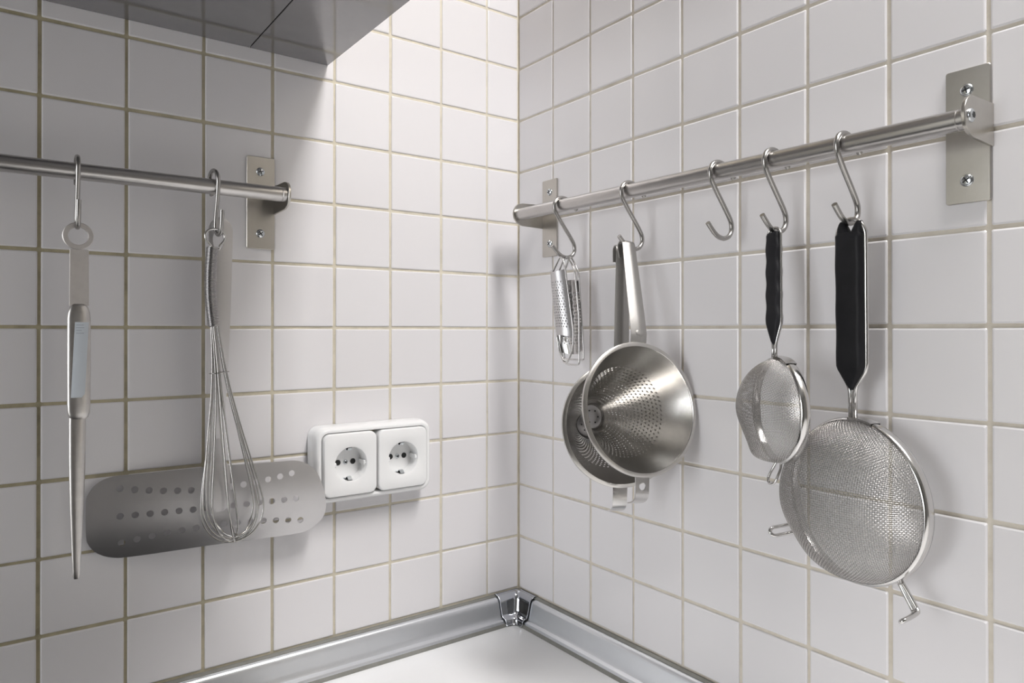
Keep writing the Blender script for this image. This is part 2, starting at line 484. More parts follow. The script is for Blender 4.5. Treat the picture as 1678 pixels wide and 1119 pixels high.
# ------------------------------------------------------------------ utensil rails
def screw(C, n, parent, r=4.9, rot=0.3, hexa=False):
    n = np.array(n, float); e = np.cross(Z, n); e /= np.linalg.norm(e); w = np.cross(n, e)
    s = mk('screw' if not hexa else 'end_bolt', lathe([(r, 0), (r, 0.5), (r * 0.92, 1.2), (r * 0.68, 1.8), (r * 0.3, 2.1)], C, n, e, w, 20, cap_end=True), M_SCREW, parent, sharp=60)
    P = np.array(C) + n * 1.9
    if hexa:
        mk('drive_slot', lathe([(r * 0.48, -0.6), (r * 0.48, 0.35)], P, n, e, w, 6, cap_end=True), M_SLOT, s, smooth=False)
    else:
        e2 = e * math.cos(rot) + w * math.sin(rot); w2 = np.cross(n, e2)
        mk('drive_slot', join(box(P, (r * 1.15, 0.9, 0.9), (e2, w2, n)), box(P, (0.9, r * 1.15, 0.9), (e2, w2, n))), M_SLOT, s, smooth=False)

def bracket(parent, left, a_edge, a_dir, zc, zrod, D):
    """plate against the wall, a_edge = wall coordinate of the folded edge, a_dir = direction in which the plate runs from it"""
    f = (lambda a, z, t: (-a, -t, z)) if left else (lambda a, z, t: (-t, -a, z))
    cx = a_edge + a_dir * 15.8
    outl = [(cx + p, zc + q) for p, q in rrect(31.6, 105, 1.8, 3)]
    b = mk('bracket', prism(outl, f, 0.1, 2.6, 0.4), M_PLATE, parent, sharp=25)
    # folded tab carrying the rod
    g = (lambda d, z, t: (-(a_edge + t * -a_dir), -d, z)) if left else (lambda d, z, t: (-d, -(a_edge + t * -a_dir), z))
    R = 13.0
    pts = [(0.5, zrod + 16.5), (D - 5, zrod + 15.5)]
    for k in range(9):
        a = math.radians(78 - 156 * k / 8)
        pts.append((D - 2.5 + R * 1.0 * math.cos(a), zrod + 0.5 + 14.2 * math.sin(a)))
    pts += [(D - 5, zrod - 15), (0.5, zrod - 16)]
    mk('rod_tab', prism(pts, g, -1.2, 1.6, 0.4), M_PLATE, b, sharp=25)
    n = (0, -1, 0) if left else (-1, 0, 0)
    for dz, rot in ((35.5, 0.25), (-35, 0.6)):
        C = f(cx + a_dir * 0.5, zc + dz, 2.5)
        screw(C, n, b, rot=rot)
    C = g(D, zrod, 1.6)
    screw(C, (a_dir, 0, 0) if left else (0, a_dir, 0), b, r=5.2, hexa=True)
    return b

DR = 42.0
def rod(p0, p1, parent):
    p0, p1 = np.array(p0), np.array(p1)
    d = (p1 - p0) / np.linalg.norm(p1 - p0)
    L = np.linalg.norm(p1 - p0)
    n = d; e = np.cross(Z, n); e /= np.linalg.norm(e); w = np.cross(n, e)
    prof = [(7.2, 0), (8, 0.6), (8, 5), (7.7, 5.3), (7.7, 5.9), (8, 6.2), (8, L - 6.2), (7.7, L - 5.9), (7.7, L - 5.3), (8, L - 5), (8, L - 0.6), (7.2, L)]
    mk('rod', lathe(prof, p0, n, e, w, 32, True, True), M_RAIL, parent, sharp=30)

rr = thing('utensil_rail', 'long steel rail on the right wall holding strainers, colanders and graters', 'rail', (-2, -330, 150))
ZF, ZN = 153.2, 150.6
rod((-DR, -58.5, ZF), (-DR, -604.5, ZN), rr)
bracket(rr, False, 58.0, 1, 150.0, ZF, DR)
bracket(rr, False, 604.5, -1, 148.2, ZN + 2, DR)
rl = thing('utensil_rail', 'steel rail on the left wall holding a whisk, turner and corer', 'rail', (-700, -2, 146))
ZL = 146.6
rod((-353.8, -DR - 2, ZL), (-980, -DR - 2, ZL), rl)
bracket(rl, True, 353.0, 1, 142.2, ZL, DR + 2)
bracket(rl, True, 981.0, -1, 142.2, ZL, DR + 2)

# ------------------------------------------------------------------ S hooks
half = [(0, 0), (8, -9.5), (14.6, -18.2), (16.6, -24), (16.0, -29.5), (12.2, -34.4), (6.0, -36.9), (0.5, -37.0), (-5.0, -35.6), (-10.2, -32.6), (-15.5, -28.2), (-20.2, -23.8)]
prof = [(-a, -b) for a, b in half[::-1]][:-1] + half          # point symmetric S, u towards the wall
hook_path = smooth_path([(a, 0, b) for a, b in prof], 5)
HC = np.array((5.0, 0, -27.2))                                # centre of the S relative to the rod axis
hv = tube([p + HC for p in hook_path], 2.4, 12)
def rodz(y): return ZF + (ZN - ZF) * ((-y) - 58.5) / (604.5 - 58.5)
hook_me = None
GRP = 'S hooks hanging on the steel rails'
for y, lab in ((-510.9, 'steel S hook carrying the large round strainer'), (-443.0, 'steel S hook carrying the small round strainer'),
               (-382.9, 'empty steel S hook with nothing hanging on it'), (-262.0, 'steel S hook carrying the two conical colanders'),
               (-145.9, 'steel S hook carrying the small graters')):
    if hook_me is None:
        h0 = mk('s_hook', hv, M_HOOK, origin=(0, 0, 0)); hook_me = h0.data; h = h0
    else:
        h = h0.copy(); COL.objects.link(h)
    h.location = (-DR * S, y * S, (rodz(y) + Z0) * S)
    tag(h, lab, 'hook', GRP)
lp = [(7.5, -12.0), (10.6, -4), (10.8, 4), (7.2, 10.2), (0.5, 12.8), (-6.4, 10.4), (-10.6, 4), (-10.2, -4), (-6.5, -18), (-1, -34), (1.6, -44), (0.8, -50.5), (-3.6, -54.3), (-9.4, -53.0), (-13, -47), (-15.2, -38), (-16.6, -30)]
hl = tube([np.array((0.0, a, b)) for a, b in [tuple(p) for p in smooth_path([(a, b) for a, b in lp], 5)]], 2.15, 12)
h1 = mk('s_hook', hl, M_HOOK, origin=(0, 0, 0))
h1.location = (-551.6 * S, -(DR + 2) * S, (ZL + 1.0 + Z0) * S)
tag(h1, 'steel S hook carrying the long narrow corer', 'hook', GRP)
h2 = h1.copy(); COL.objects.link(h2)
h2.location = (-429.4 * S, -(DR + 2) * S, (ZL + 4.2 + Z0) * S)
h2.rotation_euler = (0, math.radians(-3), math.radians(9))
tag(h2, 'steel S hook carrying the wire whisk and the turner', 'hook', GRP)

# ------------------------------------------------------------------ long narrow corer
cx0, cy0 = -551.0, -47.5
co = thing('corer', 'long narrow steel corer with ring end and pale sticker', 'corer', (cx0, cy0, 87))
rc = 85.2
ring = lathe([(8.2, -1.0), (8.6, -1.6), (12.2, -1.6), (12.8, -1.0), (12.8, 1.0), (12.2, 1.6), (8.6, 1.6), (8.2, 1.0)], (cx0, cy0, rc), (0, -1, 0), (1, 0, 0), (0, 0, 1), 40, closed=True)
mk('ring', ring, M_NECK, co)
mk('neck', prism([(-8, 20), (8, 20), (7.7, 72.6), (-7.7, 72.6)], lambda a, b, t: (cx0 + 1 + a, cy0 - t, b), -1.1, 1.1, 0.3), M_NECK, co, sharp=25)
def sleeve_sec(z, w, d, flat=1.0):
    return [(cx0 + 0.8 + w * math.cos(a), cy0 - d * math.sin(a), z) for a in [2 * math.pi * k / 28 for k in range(28)]]
secs = []
for z, w, d in ((21.5, 4.2, 2.2), (21.0, 5.6, 2.6), (18.5, 7.4, 3.1), (13.5, 9.0, 3.5), (8, 9.55, 3.6), (-40, 9.6, 3.6), (-72, 9.5, 3.6), (-80, 9.1, 3.5), (-84.5, 7.8, 3.1), (-86.3, 5.5, 2.4)):
    secs.append(sleeve_sec(z, w, d))
sl = mk('sleeve', loft(secs, closed_u=True, cap=True), M_TOOL, co, sharp=50)
# sticker wrapped over the sleeve front, slightly slanted, with faint printed lines
def slv(a, z, lift): 
    a = max(-9.3, min(9.3, a))
    return (cx0 + 0.8 + a, cy0 - (3.6 * math.sqrt(max(0, 1 - (a / 9.6) ** 2)) + lift), z)
def patch(a0, a1, z0, z1, lift, slant, nz=2, na=8, chamf=0.0):
    S2 = []
    for j in range(nz + 1):
        z = z0 + (z1 - z0) * j / nz
        row = []
        for i in range(na + 1):
            aa = a0 + (a1 - a0) * i / na
            zz = z + (chamf * (1 if j == 0 else 0) * max(0, (i / na - 0.75) / 0.25) * 1.0)
            row.append(slv(aa + slant * (z - z0), zz, lift))
        S2.append(row)
    return loft(S2)
mk('sticker', patch(-6.6, 4.6, -66, 4.5, 0.25, 0.045, 6, 8, 3.0), M_STICK, sl, sharp=0, solid=0.2, label='pale blue paper sticker with faint print')
for k, (za, wa) in enumerate(((2.0, 6.2), (-0.4, 6.6), (-3.0, 4.6), (-5.6, 6.4))):
    mk('printed_line', patch(-2.6, -2.6 + wa, za - 0.55, za, 0.45, 0.0, 1, 4), M_PRINT, sl, sharp=0, solid=0.1)
secs = []
for z, w, d in ((-85, 6.7, 3.6), (-90, 6.9, 4.4), (-130, 6.7, 4.5), (-165, 5.9, 4.2), (-195, 4.8, 3.6), (-215, 3.9, 3.0), (-228, 3.2, 2.5), (-234, 2.8, 2.2), (-236.2, 1.9, 1.5)):
    arc = [(cx0 - 0.2 + (z + 85) * 0.004 + w * math.cos(a), cy0 - 0.7 * d * math.sin(a) + 1.5, z) for a in [math.pi * k / 14 for k in range(15)]]
    secs.append(arc + [(p[0] * 0.9 + (cx0 - 0.2) * 0.1, cy0 + 1.9, p[2]) for p in (arc[-1], arc[0])])
mk('blade', loft(secs, closed_u=True, cap=True), M_TOOL, co, sharp=50)

# ------------------------------------------------------------------ perforated turner
tx = -428.0
tu = thing('turner', 'wide perforated steel turner hanging behind the whisk', 'turner', (tx, -38, 115))
def bend(x, z):
    """distance from the wall: gently dished blade"""
    t = (x + 419) / 122.0; q = (z + 193) / 43.0
    return 29.0 + 15.0 * t + 1.5 * q - 5.0 * q * q - 6.0 * t * t
def bool_mesh(base, cutter, op):
    md = base.modifiers.new('b', 'BOOLEAN'); md.operation = op; md.object = cutter; md.solver = 'EXACT'
    dg = bpy.context.evaluated_depsgraph_get()
    me = bpy.data.meshes.new_from_object(base.evaluated_get(dg))
    base.modifiers.remove(md)
    old = base.data; base.data = me
    bpy.data.meshes.remove(old)
    bpy.data.objects.remove(cutter)
nx, nz2 = 60, 24
gx = np.linspace(-546, -292, nx + 1); gz = np.linspace(-244, -145, nz2 + 1)
front = [[(x, -bend(x, z) - 0.55, z) for x in gx] for z in gz]
back = [[(x, -bend(x, z) + 0.55, z) for x in gx] for z in gz]
Vf, Ff = loft(front); Vb, Fb = loft(back)
k0 = len(Vf); n1 = nx + 1
Fc = Ff + [[i + k0 for i in f[::-1]] for f in Fb]
bd = [i for i in range(n1)] + [j * n1 + nx for j in range(1, nz2 + 1)] + [nz2 * n1 + i for i in range(nx - 1, -1, -1)] + [j * n1 for j in range(nz2 - 1, 0, -1)]
for a, b in zip(bd, bd[1:] + bd[:1]): Fc.append([b, a, a + k0, b + k0])
plate = mk('blade', (Vf + Vb, Fc), M_SATIN, tu, smooth=False)
outl = [(-540.8, -176), (-540.4, -206), (-538.2, -216.5), (-531.0, -226), (-518, -232.8), (-499, -235.0), (-429, -235.3), (-377.5, -237), (-336, -238.6), (-318, -237), (-308, -231.5), (-300, -223), (-297.4, -211), (-299, -198), (-302, -186), (-308, -171), (-318, -159.8), (-331, -153.9), (-354, -152.5), (-423, -150.3), (-499, -150.4), (-518, -151), (-531, -156.5), (-538.6, -165.6)]
def adj(x, z):
    q = (x + 540) / 243.0
    return x - 7.5 * q, z * (1.0 - 0.026 * q)
outl = [adj(*p) for p in smooth_path(outl, 4, closed=True)]
cut = mk('cut', prism(outl, lambda a, b, t: (a, t, b), -60, 10), M_SATIN, tu, smooth=False)
bool_mesh(plate, cut, 'INTERSECT')
cyl = []
for i in range(14):
    t = (i - 6.5) / 6.5
    for x, z in ((-510.6 + i * 13.3, -173.4 + 8.2 * t * t - 2.0 * t), (-510.6 + i * 13.63, -193.7 - 2.7 * t), (-508.9 + i * 13.95, -213.3 - 7.4 * t * t - 2.0 * t)):
        x, z = adj(x, z)
        cyl.append(lathe([(3.4, -60), (3.4, 10)], (x, 0, z), (0, 1, 0), (1, 0, 0), (0, 0, 1), 14, True, True))
bool_mesh(plate, mk('cut', join(*cyl), M_SATIN, tu, smooth=False), 'DIFFERENCE')
plate.data.shade_smooth(); plate.data.set_sharp_from_angle(angle=math.radians(30))
# strap handle with a hanging hole, and the welded tang
def strap(path, widths, arch, th):
    secs = []
    for (px, py, pz), w in zip(path, widths):
        secs.append([(px + w / 2 * s, py + arch * s * s, pz) for s in np.linspace(-1, 1, 9)])
    return loft(secs)
hp = []
zs = np.linspace(-122, 103, 26)
wd, pth = [], []
for z in zs:
    q = (z + 122) / 225.0
    pth.append((-422.0 + 1.2 * q + 0.0 * q, -24.5 - 12.5 * q, z))
    wd.append(14.6 + 9.6 * q ** 1.25)
for k in range(1, 9):
    a = math.pi / 2 * k / 8
    pth.append((pth[25][0], 0, 103 + 13.0 * math.sin(a))); wd.append(max(wd[25] * math.cos(a), 0.6))
def hy(z): return -24.5 - 12.5 * (z + 122) / 225.0 - 7.0 * math.sin(math.pi * min(max((z + 122) / 225.0, 0), 1))
hs = [[(p[0] + w / 2 * q, hy(p[2]) + 0.5 * q * q, p[2]) for q in np.linspace(-1, 1, 9)] for p, w in zip(pth, wd)]
hd = mk('handle', loft(hs), M_SATIN, tu, sharp=40, solid=1.6)
bool_mesh(hd, mk('cut', prism([(-423.6 + 5.4 * math.cos(a), 92 + 11 * math.sin(a)) for a in [2 * math.pi * k / 28 for k in range(28)]], lambda a, b, t: (a, t, b), -80, 10), M_SATIN, tu, smooth=False), 'DIFFERENCE')
tang = []
for z, w, dy in ((-119, 14.6, 0), (-128, 14.8, 0), (-136, 15.6, 0), (-142, 18, 0.4), (-147, 22, 0.8), (-151, 27, 1.2), (-158, 26, 1.0), (-172, 25.5, 1.0), (-186, 24, 0.9), (-193, 19, 0.9), (-196, 11, 0.8)):
    base = -max(bend(-422, z) + 1.2, 24.2 if z > -140 else 0) if z < -140 else -(24.8 + 0 * dy)
    arch = 0.7 if z < -140 else 0.9
    tang.append([(-422.3 + w / 2 * s, base - dy - arch * (1 - s * s), z) for s in np.linspace(-1, 1, 11)])
mk('tang', loft(tang), M_SATIN, tu, sharp=50, solid=1.0)

# ------------------------------------------------------------------ wire whisk
wk = thing('whisk', 'steel wire balloon whisk with coiled grip on the left rail', 'whisk', (-429, -50, 95))
wy = -53.0
lpts = [(-4.2, 82), (-4.6, 84.5), (-8.6, 90), (-9.4, 95.5), (-6, 100.2), (0.2, 101.6), (6.2, 100), (9.4, 95), (8.4, 89.5), (4.6, 84.5), (4.0, 81)]
mk('hanging_loop', tube(smooth_path([(-430.2 + a, wy + 0.6, b) for a, b in lpts], 5), 1.15, 10), M_SHINY, wk)
def axis(z):
    """grip centre line, bowed a little to the left"""
    q = (82 - z) / 81.0
    return -433.0 - 3.2 * math.sin(math.pi * min(max(q, 0), 1) * 0.9) + 2.6 * q
path, rad = [], []
zt, zb = 82.5, 1.0
nr = 56
for i in range(nr * 4 + 1):
    z = zt + (zb - zt) * i / (nr * 4)
    path.append((axis(z), wy, z)); rad.append(5.7 + 0.55 * math.sin(2 * math.pi * i / 4.0) - (0.5 if i < 2 or i > nr * 4 - 2 else 0))
mk('coil_grip', tube(path, rad, 16), M_COIL, wk, sharp=0)
# balloon loops
gb = np.array((axis(zb), wy, zb + 6)); tip = np.array((-411.0, wy - 8, -222.0))
ax = (tip - gb); Lw = np.linalg.norm(ax); ax /= Lw
ex = np.cross(np.array((0, 1.0, 0)), ax); ex /= np.linalg.norm(ex); ey = np.cross(ax, ex)
prof_s = [(0, 3.6), (0.06, 3.9), (0.2, 6.2), (0.34, 10.2), (0.5, 16.4), (0.64, 22.6), (0.76, 28.2), (0.86, 30.6), (0.93, 26.0), (0.98, 15.5), (1.0, 0)]
offs = [0.0, 2.5, -1.5, 3.5, 1.0, -2.5, 2.0]
for k in range(7):
    a = math.pi * (k + 0.35) / 7 + (0.10 if k % 2 else -0.08)
    d = math.cos(a) * ex + 0.78 * math.sin(a) * ey
    sc = (1.0, 0.93, 1.03, 0.9, 1.0, 0.96, 1.05)[k]
    pts = []
    for s, r in prof_s: pts.append(gb + ax * (s * Lw - (0 if s < 0.5 else (k % 4) * 2.4)) + d * r * sc + ex * offs[k] * s * (1 - s) * 2)
    for s, r in prof_s[-2::-1]: pts.append(gb + ax * (s * Lw - (0 if s < 0.5 else (k % 4) * 2.4)) - d * r * sc + ex * offs[k] * s * (1 - s) * 2)
    mk('wire_loop', tube(smooth_path(pts, 6), 0.88, 8), M_WIRE, wk, sharp=0)
bz = gb + ax * Lw * 0.235
rb = 8.2
mk('binding_wire', tube([bz + rb * 1.15 * math.cos(t) * ex + rb * math.sin(t) * ey for t in np.linspace(0, 2 * math.pi, 33)[:-1]], 0.45, 6, closed=True), M_HOOK, wk, sharp=0)

# ------------------------------------------------------------------ double socket
fx, fz = -237.0, -162.0
so = thing('double_socket', 'white double power socket mounted on the left tiles', 'socket', (fx, 0, fz))
def ringsec(w, h, r, d, cx=fx, cz=fz, seg=7): return [(cx + a, -d, cz + b) for a, b in rrect_side(w, h, r, seg, 8)]
FW, FH = 153.0, 90.0
rings = [ringsec(FW, FH, 13, 0.3), ringsec(FW, FH, 13, 18), ringsec(FW - 0.8, FH - 0.8, 13, 22), ringsec(FW - 3, FH - 3, 12.4, 25.4), ringsec(FW - 6.4, FH - 6.4, 11.4, 27.6), ringsec(FW - 10, FH - 10, 10.2, 28.2), ringsec(FW - 13.2, FH - 13.2, 9.2, 27.6), ringsec(FW - 14.2, FH - 14.2, 9, 26.4), ringsec(FW - 14.4, FH - 14.4, 9, 12)]
V, Fc = loft(rings, closed_u=True)
fr = mk('frame', (V, Fc), M_SOCK, so, sharp=40)
mk('base_plate', prism([(a, b) for a, b in rrect(FW - 14, FH - 14, 9, 7)], lambda a, b, t: (fx + a, -t, fz + b), 8, 13), M_SOCKGAP, so, smooth=False)
for cx in (fx - 34.6, fx + 34.6):
    W_, H_ = 67.4, 74.4
    R_ = [ringsec(W_, H_, 8.5, 13.2, cx), ringsec(W_, H_, 8.5, 28.6, cx), ringsec(W_ - 0.6, H_ - 0.6, 8.3, 30.2, cx), ringsec(W_ - 2.2, H_ - 2.2, 8, 31.4, cx), ringsec(W_ - 4.6, H_ - 4.6, 7.2, 31.9, cx)]
    base = rrect_side(W_ - 4.6, H_ - 4.6, 7.2, 7, 8)
    def circ(r, d): 
        out = []
        for a, b in base:
            t = math.atan2(b, a); out.append((cx + r * math.cos(t), -d, fz + r * math.sin(t)))
        return out
    R_ += [circ(21.2, 31.9), circ(20.5, 31.5), circ(20.1, 30.4), circ(19.6, 14.0)]
    V, Fc = loft(R_, closed_u=True)
    m_ = len(base)
    Fc.append([(len(R_) - 1) * m_ + k for k in range(m_)])
    ins = mk('socket_insert', (V, Fc), M_SOCK, so, sharp=30)
    for s in (-1, 1):
        C = (cx + s * 9.5, -14.05, fz + 0.2)
        mk('pin_hole', lathe([(3.4, -0.3), (3.4, 0.35), (2.9, 0.35), (2.7, 0.12)], C, (0, -1, 0), (1, 0, 0), (0, 0, 1), 18, cap_end=True), M_SLOT, ins, smooth=False)
        # earthing clip: bent spring strip on the rim of the well
        zc = fz + s * 19.2
        pz = [(14.2, 0.5), (20, 0.9), (23.5, 3.6), (26.2, 3.2), (28.8, 0.4)]
        secs = [[(cx + a, -d, zc - s * q) for a in (-2.4, -0.8, 0.8, 2.4)] for d, q in pz]
        mk('earth_clip', loft(secs), M_SCREW, ins, sharp=25, solid=0.7)
        mk('clip_slot', box((cx, -22, fz + s * 19.9), (6.4, 12, 1.4)), M_SLOT, ins, smooth=False)
        mk('guide_rib', prism([(-2.6, 14), (2.6, 14), (2.6, 27.5), (1.6, 29), (-1.6, 29), (-2.6, 27.5)], lambda a, b, t: (cx + s * (17.3 + t), -b, fz + a), 0, 2.6), M_SOCK, ins, smooth=False)
    screw((cx, -14.0, fz), (0, -1, 0), ins, r=2.9, rot=0.7)

# ------------------------------------------------------------------ conical colanders
def basis(az, ti):
    n = np.array((math.cos(az) * math.cos(ti), math.sin(az) * math.cos(ti), math.sin(ti)))
    e = np.array((-math.sin(az), math.cos(az), 0.0))
    return n, e, np.cross(n, e)

def colander(label, C, R, az, ti, h, target, phi, lug_hole, hw):
    C = np.array(C, float)
    n, e0, w0 = basis(math.radians(az), math.radians(ti))
    ph = math.radians(phi)
    w = w0 * math.cos(ph) + e0 * math.sin(ph); e = e0 * math.cos(ph) - w0 * math.sin(ph)
    t = thing('colander', label, 'colander', C + w * R)
    Ri, rt = R - 4.9, 13.5
    def cone(u, v, lift=0):                      # v 0 at the rim, 1 at the tip cup
        r = Ri + (rt - Ri) * v
        a = 2 * math.pi * u
        return C - n * (h * v) + r * (math.cos(a) * e + math.sin(a) * w)
    nu = 60
    v0, v1 = 0.30, 0.93
    pf = perf(lambda a, b: cone(a, v0 + (v1 - v0) * (1 - (1 - b) ** 1.0)), nu, 15, 1.12, 0.5, wrap=True)
    up = loft([[cone(k / nu, v0 * j / 5) for k in range(nu)] for j in range(6)], closed_u=True)
    sh15 = 0.5 * 15 / nu
    lo = loft([[cone(k / nu + sh15, v1 + (1 - v1) * j / 2) for k in range(nu)] for j in range(3)], closed_u=True)
    V, Fc = join(up, pf, lo)
    bm = bmesh.new()
    vs = [bm.verts.new(np.array(p)) for p in V]
    for f in Fc:
        bm.faces.new([vs[i] for i in f])
    bmesh.ops.remove_doubles(bm, verts=bm.verts, dist=0.01)
    bm.verts.index_update()
    V = [tuple(q.co) for q in bm.verts]; Fc = [[q.index for q in f.verts] for f in bm.faces]
    bm.free()
    mk('cone', (V, Fc), M_CONE, t, sharp=0, solid=0.5)
    mk('rim', lathe([(Ri - 0.3, -1.0), (Ri - 0.2, 0.6), (Ri + 0.6, 1.5), (R - 1.2, 1.0), (R - 0.2, 0.5), (R, -0.6), (R - 0.2, -2.6), (R - 0.9, -3.2), (R - 1.2, -0.6), (Ri + 0.4, -0.4)], C, n, e, w, 112, closed=True), M_CONE, t, sharp=50)
    cup = mk('tip_cup', lathe([(rt + 1.0, h - 3.0), (rt + 0.6, h - 0.2), (rt - 1, h + 0.3), (rt * 0.6, h - 1.0), (rt * 0.25, h - 1.4)], C, -n, e, w, 32, cap_end=True), M_SATIN, t, sharp=60)
    for a in range(6):
        q = C - n * (h - 0.9) + 7.6 * (math.cos(a * math.pi / 3) * e + math.sin(a * math.pi / 3) * w)
        mk('drain_hole', lathe([(0.9, -0.7), (0.9, 0.7)], q, n, e, w, 8, True, True), M_SLOT, cup, smooth=False)
    # handle strap: from the rim, up, folded over the hook
    top = np.array(target, float)
    b0 = C + w * (R - 2.0) - n * 1.0
    d = top - b0; L = np.linalg.norm(d); d /= L
    nn = n - d * np.dot(n, d); nn /= np.linalg.norm(nn)
    ee = np.cross(d, nn)
    pth = [(-1.5, -4.2, 1.0), (3, -1.0, 1.0), (12, 1.6, 1.0), (30, 1.6, 0.98), (60, 1.4, 0.95), (L - 20, 1.0, 0.86), (L - 6, 1.0, 0.82)]
    for k in range(7):
        a = math.radians(180 * k / 6); pth.append((L - 4 + 5.0 * math.sin(a), 1.0 - 5.0 * (1 - math.cos(a)), 0.8))
    pth += [(L - 10, -9.2, 0.78), (L - 17, -9.0, 0.76)]
    secs = []
    for i, (s, o_, ws) in enumerate(pth):
        ar = 1.0 if i < len(pth) - 9 else max(0.0, 1 - (i - (len(pth) - 9)) / 3)
        secs.append([b0 + d * s + nn * (o_ + 2.6 * ar * (1 - min(1, abs(q) * 1.0) ** 1.3)) + ee * (hw / 2 * ws * q) for q in np.linspace(-1, 1, 11)])
    hdl = mk('handle', loft(secs), M_STRAP, t, sharp=40, solid=1.3)
    q = b0 + d * 13 + nn * 3.4
    if lug_hole: mk('weld_tab', lathe([(7, -1.8), (5.6, 0.2), (3, 1.0), (1, 1.2)], q, nn, ee, d, 20, cap_end=True), M_STRAP, hdl, sharp=60)
    # resting lug opposite the handle
    lw = 17.0
    lp_ = [(R - 4, -2.2), (R + 2, -2.2), (R + 9, -2.6), (R + 16, -3.2), (R + 20, -4.6), (R + 23, -8.0), (R + 24.5, -13), (R + 25.2, -19)]
    ll = []
    for i, (s, o_) in enumerate(lp_):
        ww = lw / 2 * (1 - 0.018 * i)
        ll.append([C - w * s + n * o_ + e * (ww * qq) for qq in np.linspace(-1, 1, 6)])
    lug = mk('resting_lug', loft(ll), M_SHINY, t, sharp=50, solid=1.0)
    if lug_hole:
        cutr = mk('cut', lathe([(3.9, -30), (3.9, 30)], C - w * (R + 8.5), n, e, w, 20, True, True), M_SHINY, t, smooth=False)
        bool_mesh(lug, cutr, 'DIFFERENCE')
    return t

colander('front conical steel colander with shiny open bowl facing out', (-72, -309.6, -84.6), 70.2, -100.9, 10.9, 99.5, (-44.5, -263.0, 96.0), 5.8, True, 19.5)
colander('rear conical steel colander tucked behind and left of another', (-66.4, -274.0, -105.0), 67.6, -109.8, 7.4, 96.0, (-41.0, -250.5, 92.0), 3.5, False, 18.0)

# ------------------------------------------------------------------ round mesh strainers
def weave(C, n, e, w, R, depth, pitch, wr, dent=None, phimax=84.0):
    C = np.array(C, float)
    pm = math.radians(phimax)
    A = R * 1.0                                   # flat disc radius, mapped to the cap by equal angle
    k_arc = 1.28
    def surf(a, b):
        t = np.sqrt(a * a + b * b) / A
        ph = t * pm
        r = R * np.sin(ph) / math.sin(pm)
        f = np.where(t > 1e-6, r / np.maximum(t * A, 1e-6), pm / math.sin(pm))
        dz = depth * (np.cos(ph) - math.cos(pm)) / (1 - math.cos(pm))
        x, y = a * f, b * f
        if dent is not None:
            x, y, dz = dent(x, y, dz, R)
        return x, y, dz
    m = int(A * k_arc / pitch)
    sp = A / m
    V, Fc = [], []
    base = 0
    for fam in (0, 1):
        for i in range(-m + 1, m):
            c = i * sp
            half_l = math.sqrt(A * A - c * c)
            ns = max(4, int(2 * half_l / (sp / 2)))
            s = np.linspace(-half_l, half_l, ns + 1)
            a, b = (np.full_like(s, c), s) if fam == 0 else (s, np.full_like(s, c))
            x, y, dz = surf(a, b)
            und = wr * 0.9 * np.cos(math.pi * (s / sp + i)) * (1 if fam == 0 else -1)
            P = C + x[:, None] * e + y[:, None] * w + (dz + und)[:, None] * n
            tg = np.gradient(P, axis=0); tg /= np.linalg.norm(tg, axis=1)[:, None]
            U = np.cross(tg, np.broadcast_to(n, tg.shape) + 0.3 * np.broadcast_to(e + w, tg.shape)); U /= np.linalg.norm(U, axis=1)[:, None]
            Wv = np.cross(tg, U)
            q = [P + wr * (math.cos(t) * U + math.sin(t) * Wv) for t in (0, 2.0944, 4.1888)]
            V.append(np.stack(q, 1).reshape(-1, 3))
            I = base + 3 * np.arange(ns)[:, None]
            for k in range(3):
                l = (k + 1) % 3
                Fc.append(np.concatenate([I + k, I + l, I + 3 + l, I + 3 + k], 1))
            base += 3 * (ns + 1)
    return np.concatenate(V), np.concatenate(Fc)

def np_mesh(name, V, Fc, m, parent, kind):
    me = bpy.data.meshes.new(name)
    org = org_of(parent)
    me.vertices.add(len(V)); me.vertices.foreach_set('co', ((V - org) * S).astype(np.float32).ravel())
    me.loops.add(Fc.size); me.loops.foreach_set('vertex_index', Fc.astype(np.int32).ravel())
    me.polygons.add(len(Fc)); me.polygons.foreach_set('loop_start', (np.arange(len(Fc)) * 4).astype(np.int32))
    me.update(calc_edges=True); me.validate()
    me.shade_smooth()
    me.materials.append(m)
    o = bpy.data.objects.new(name, me); COL.objects.link(o); o.parent = parent; o['kind'] = kind
    return o

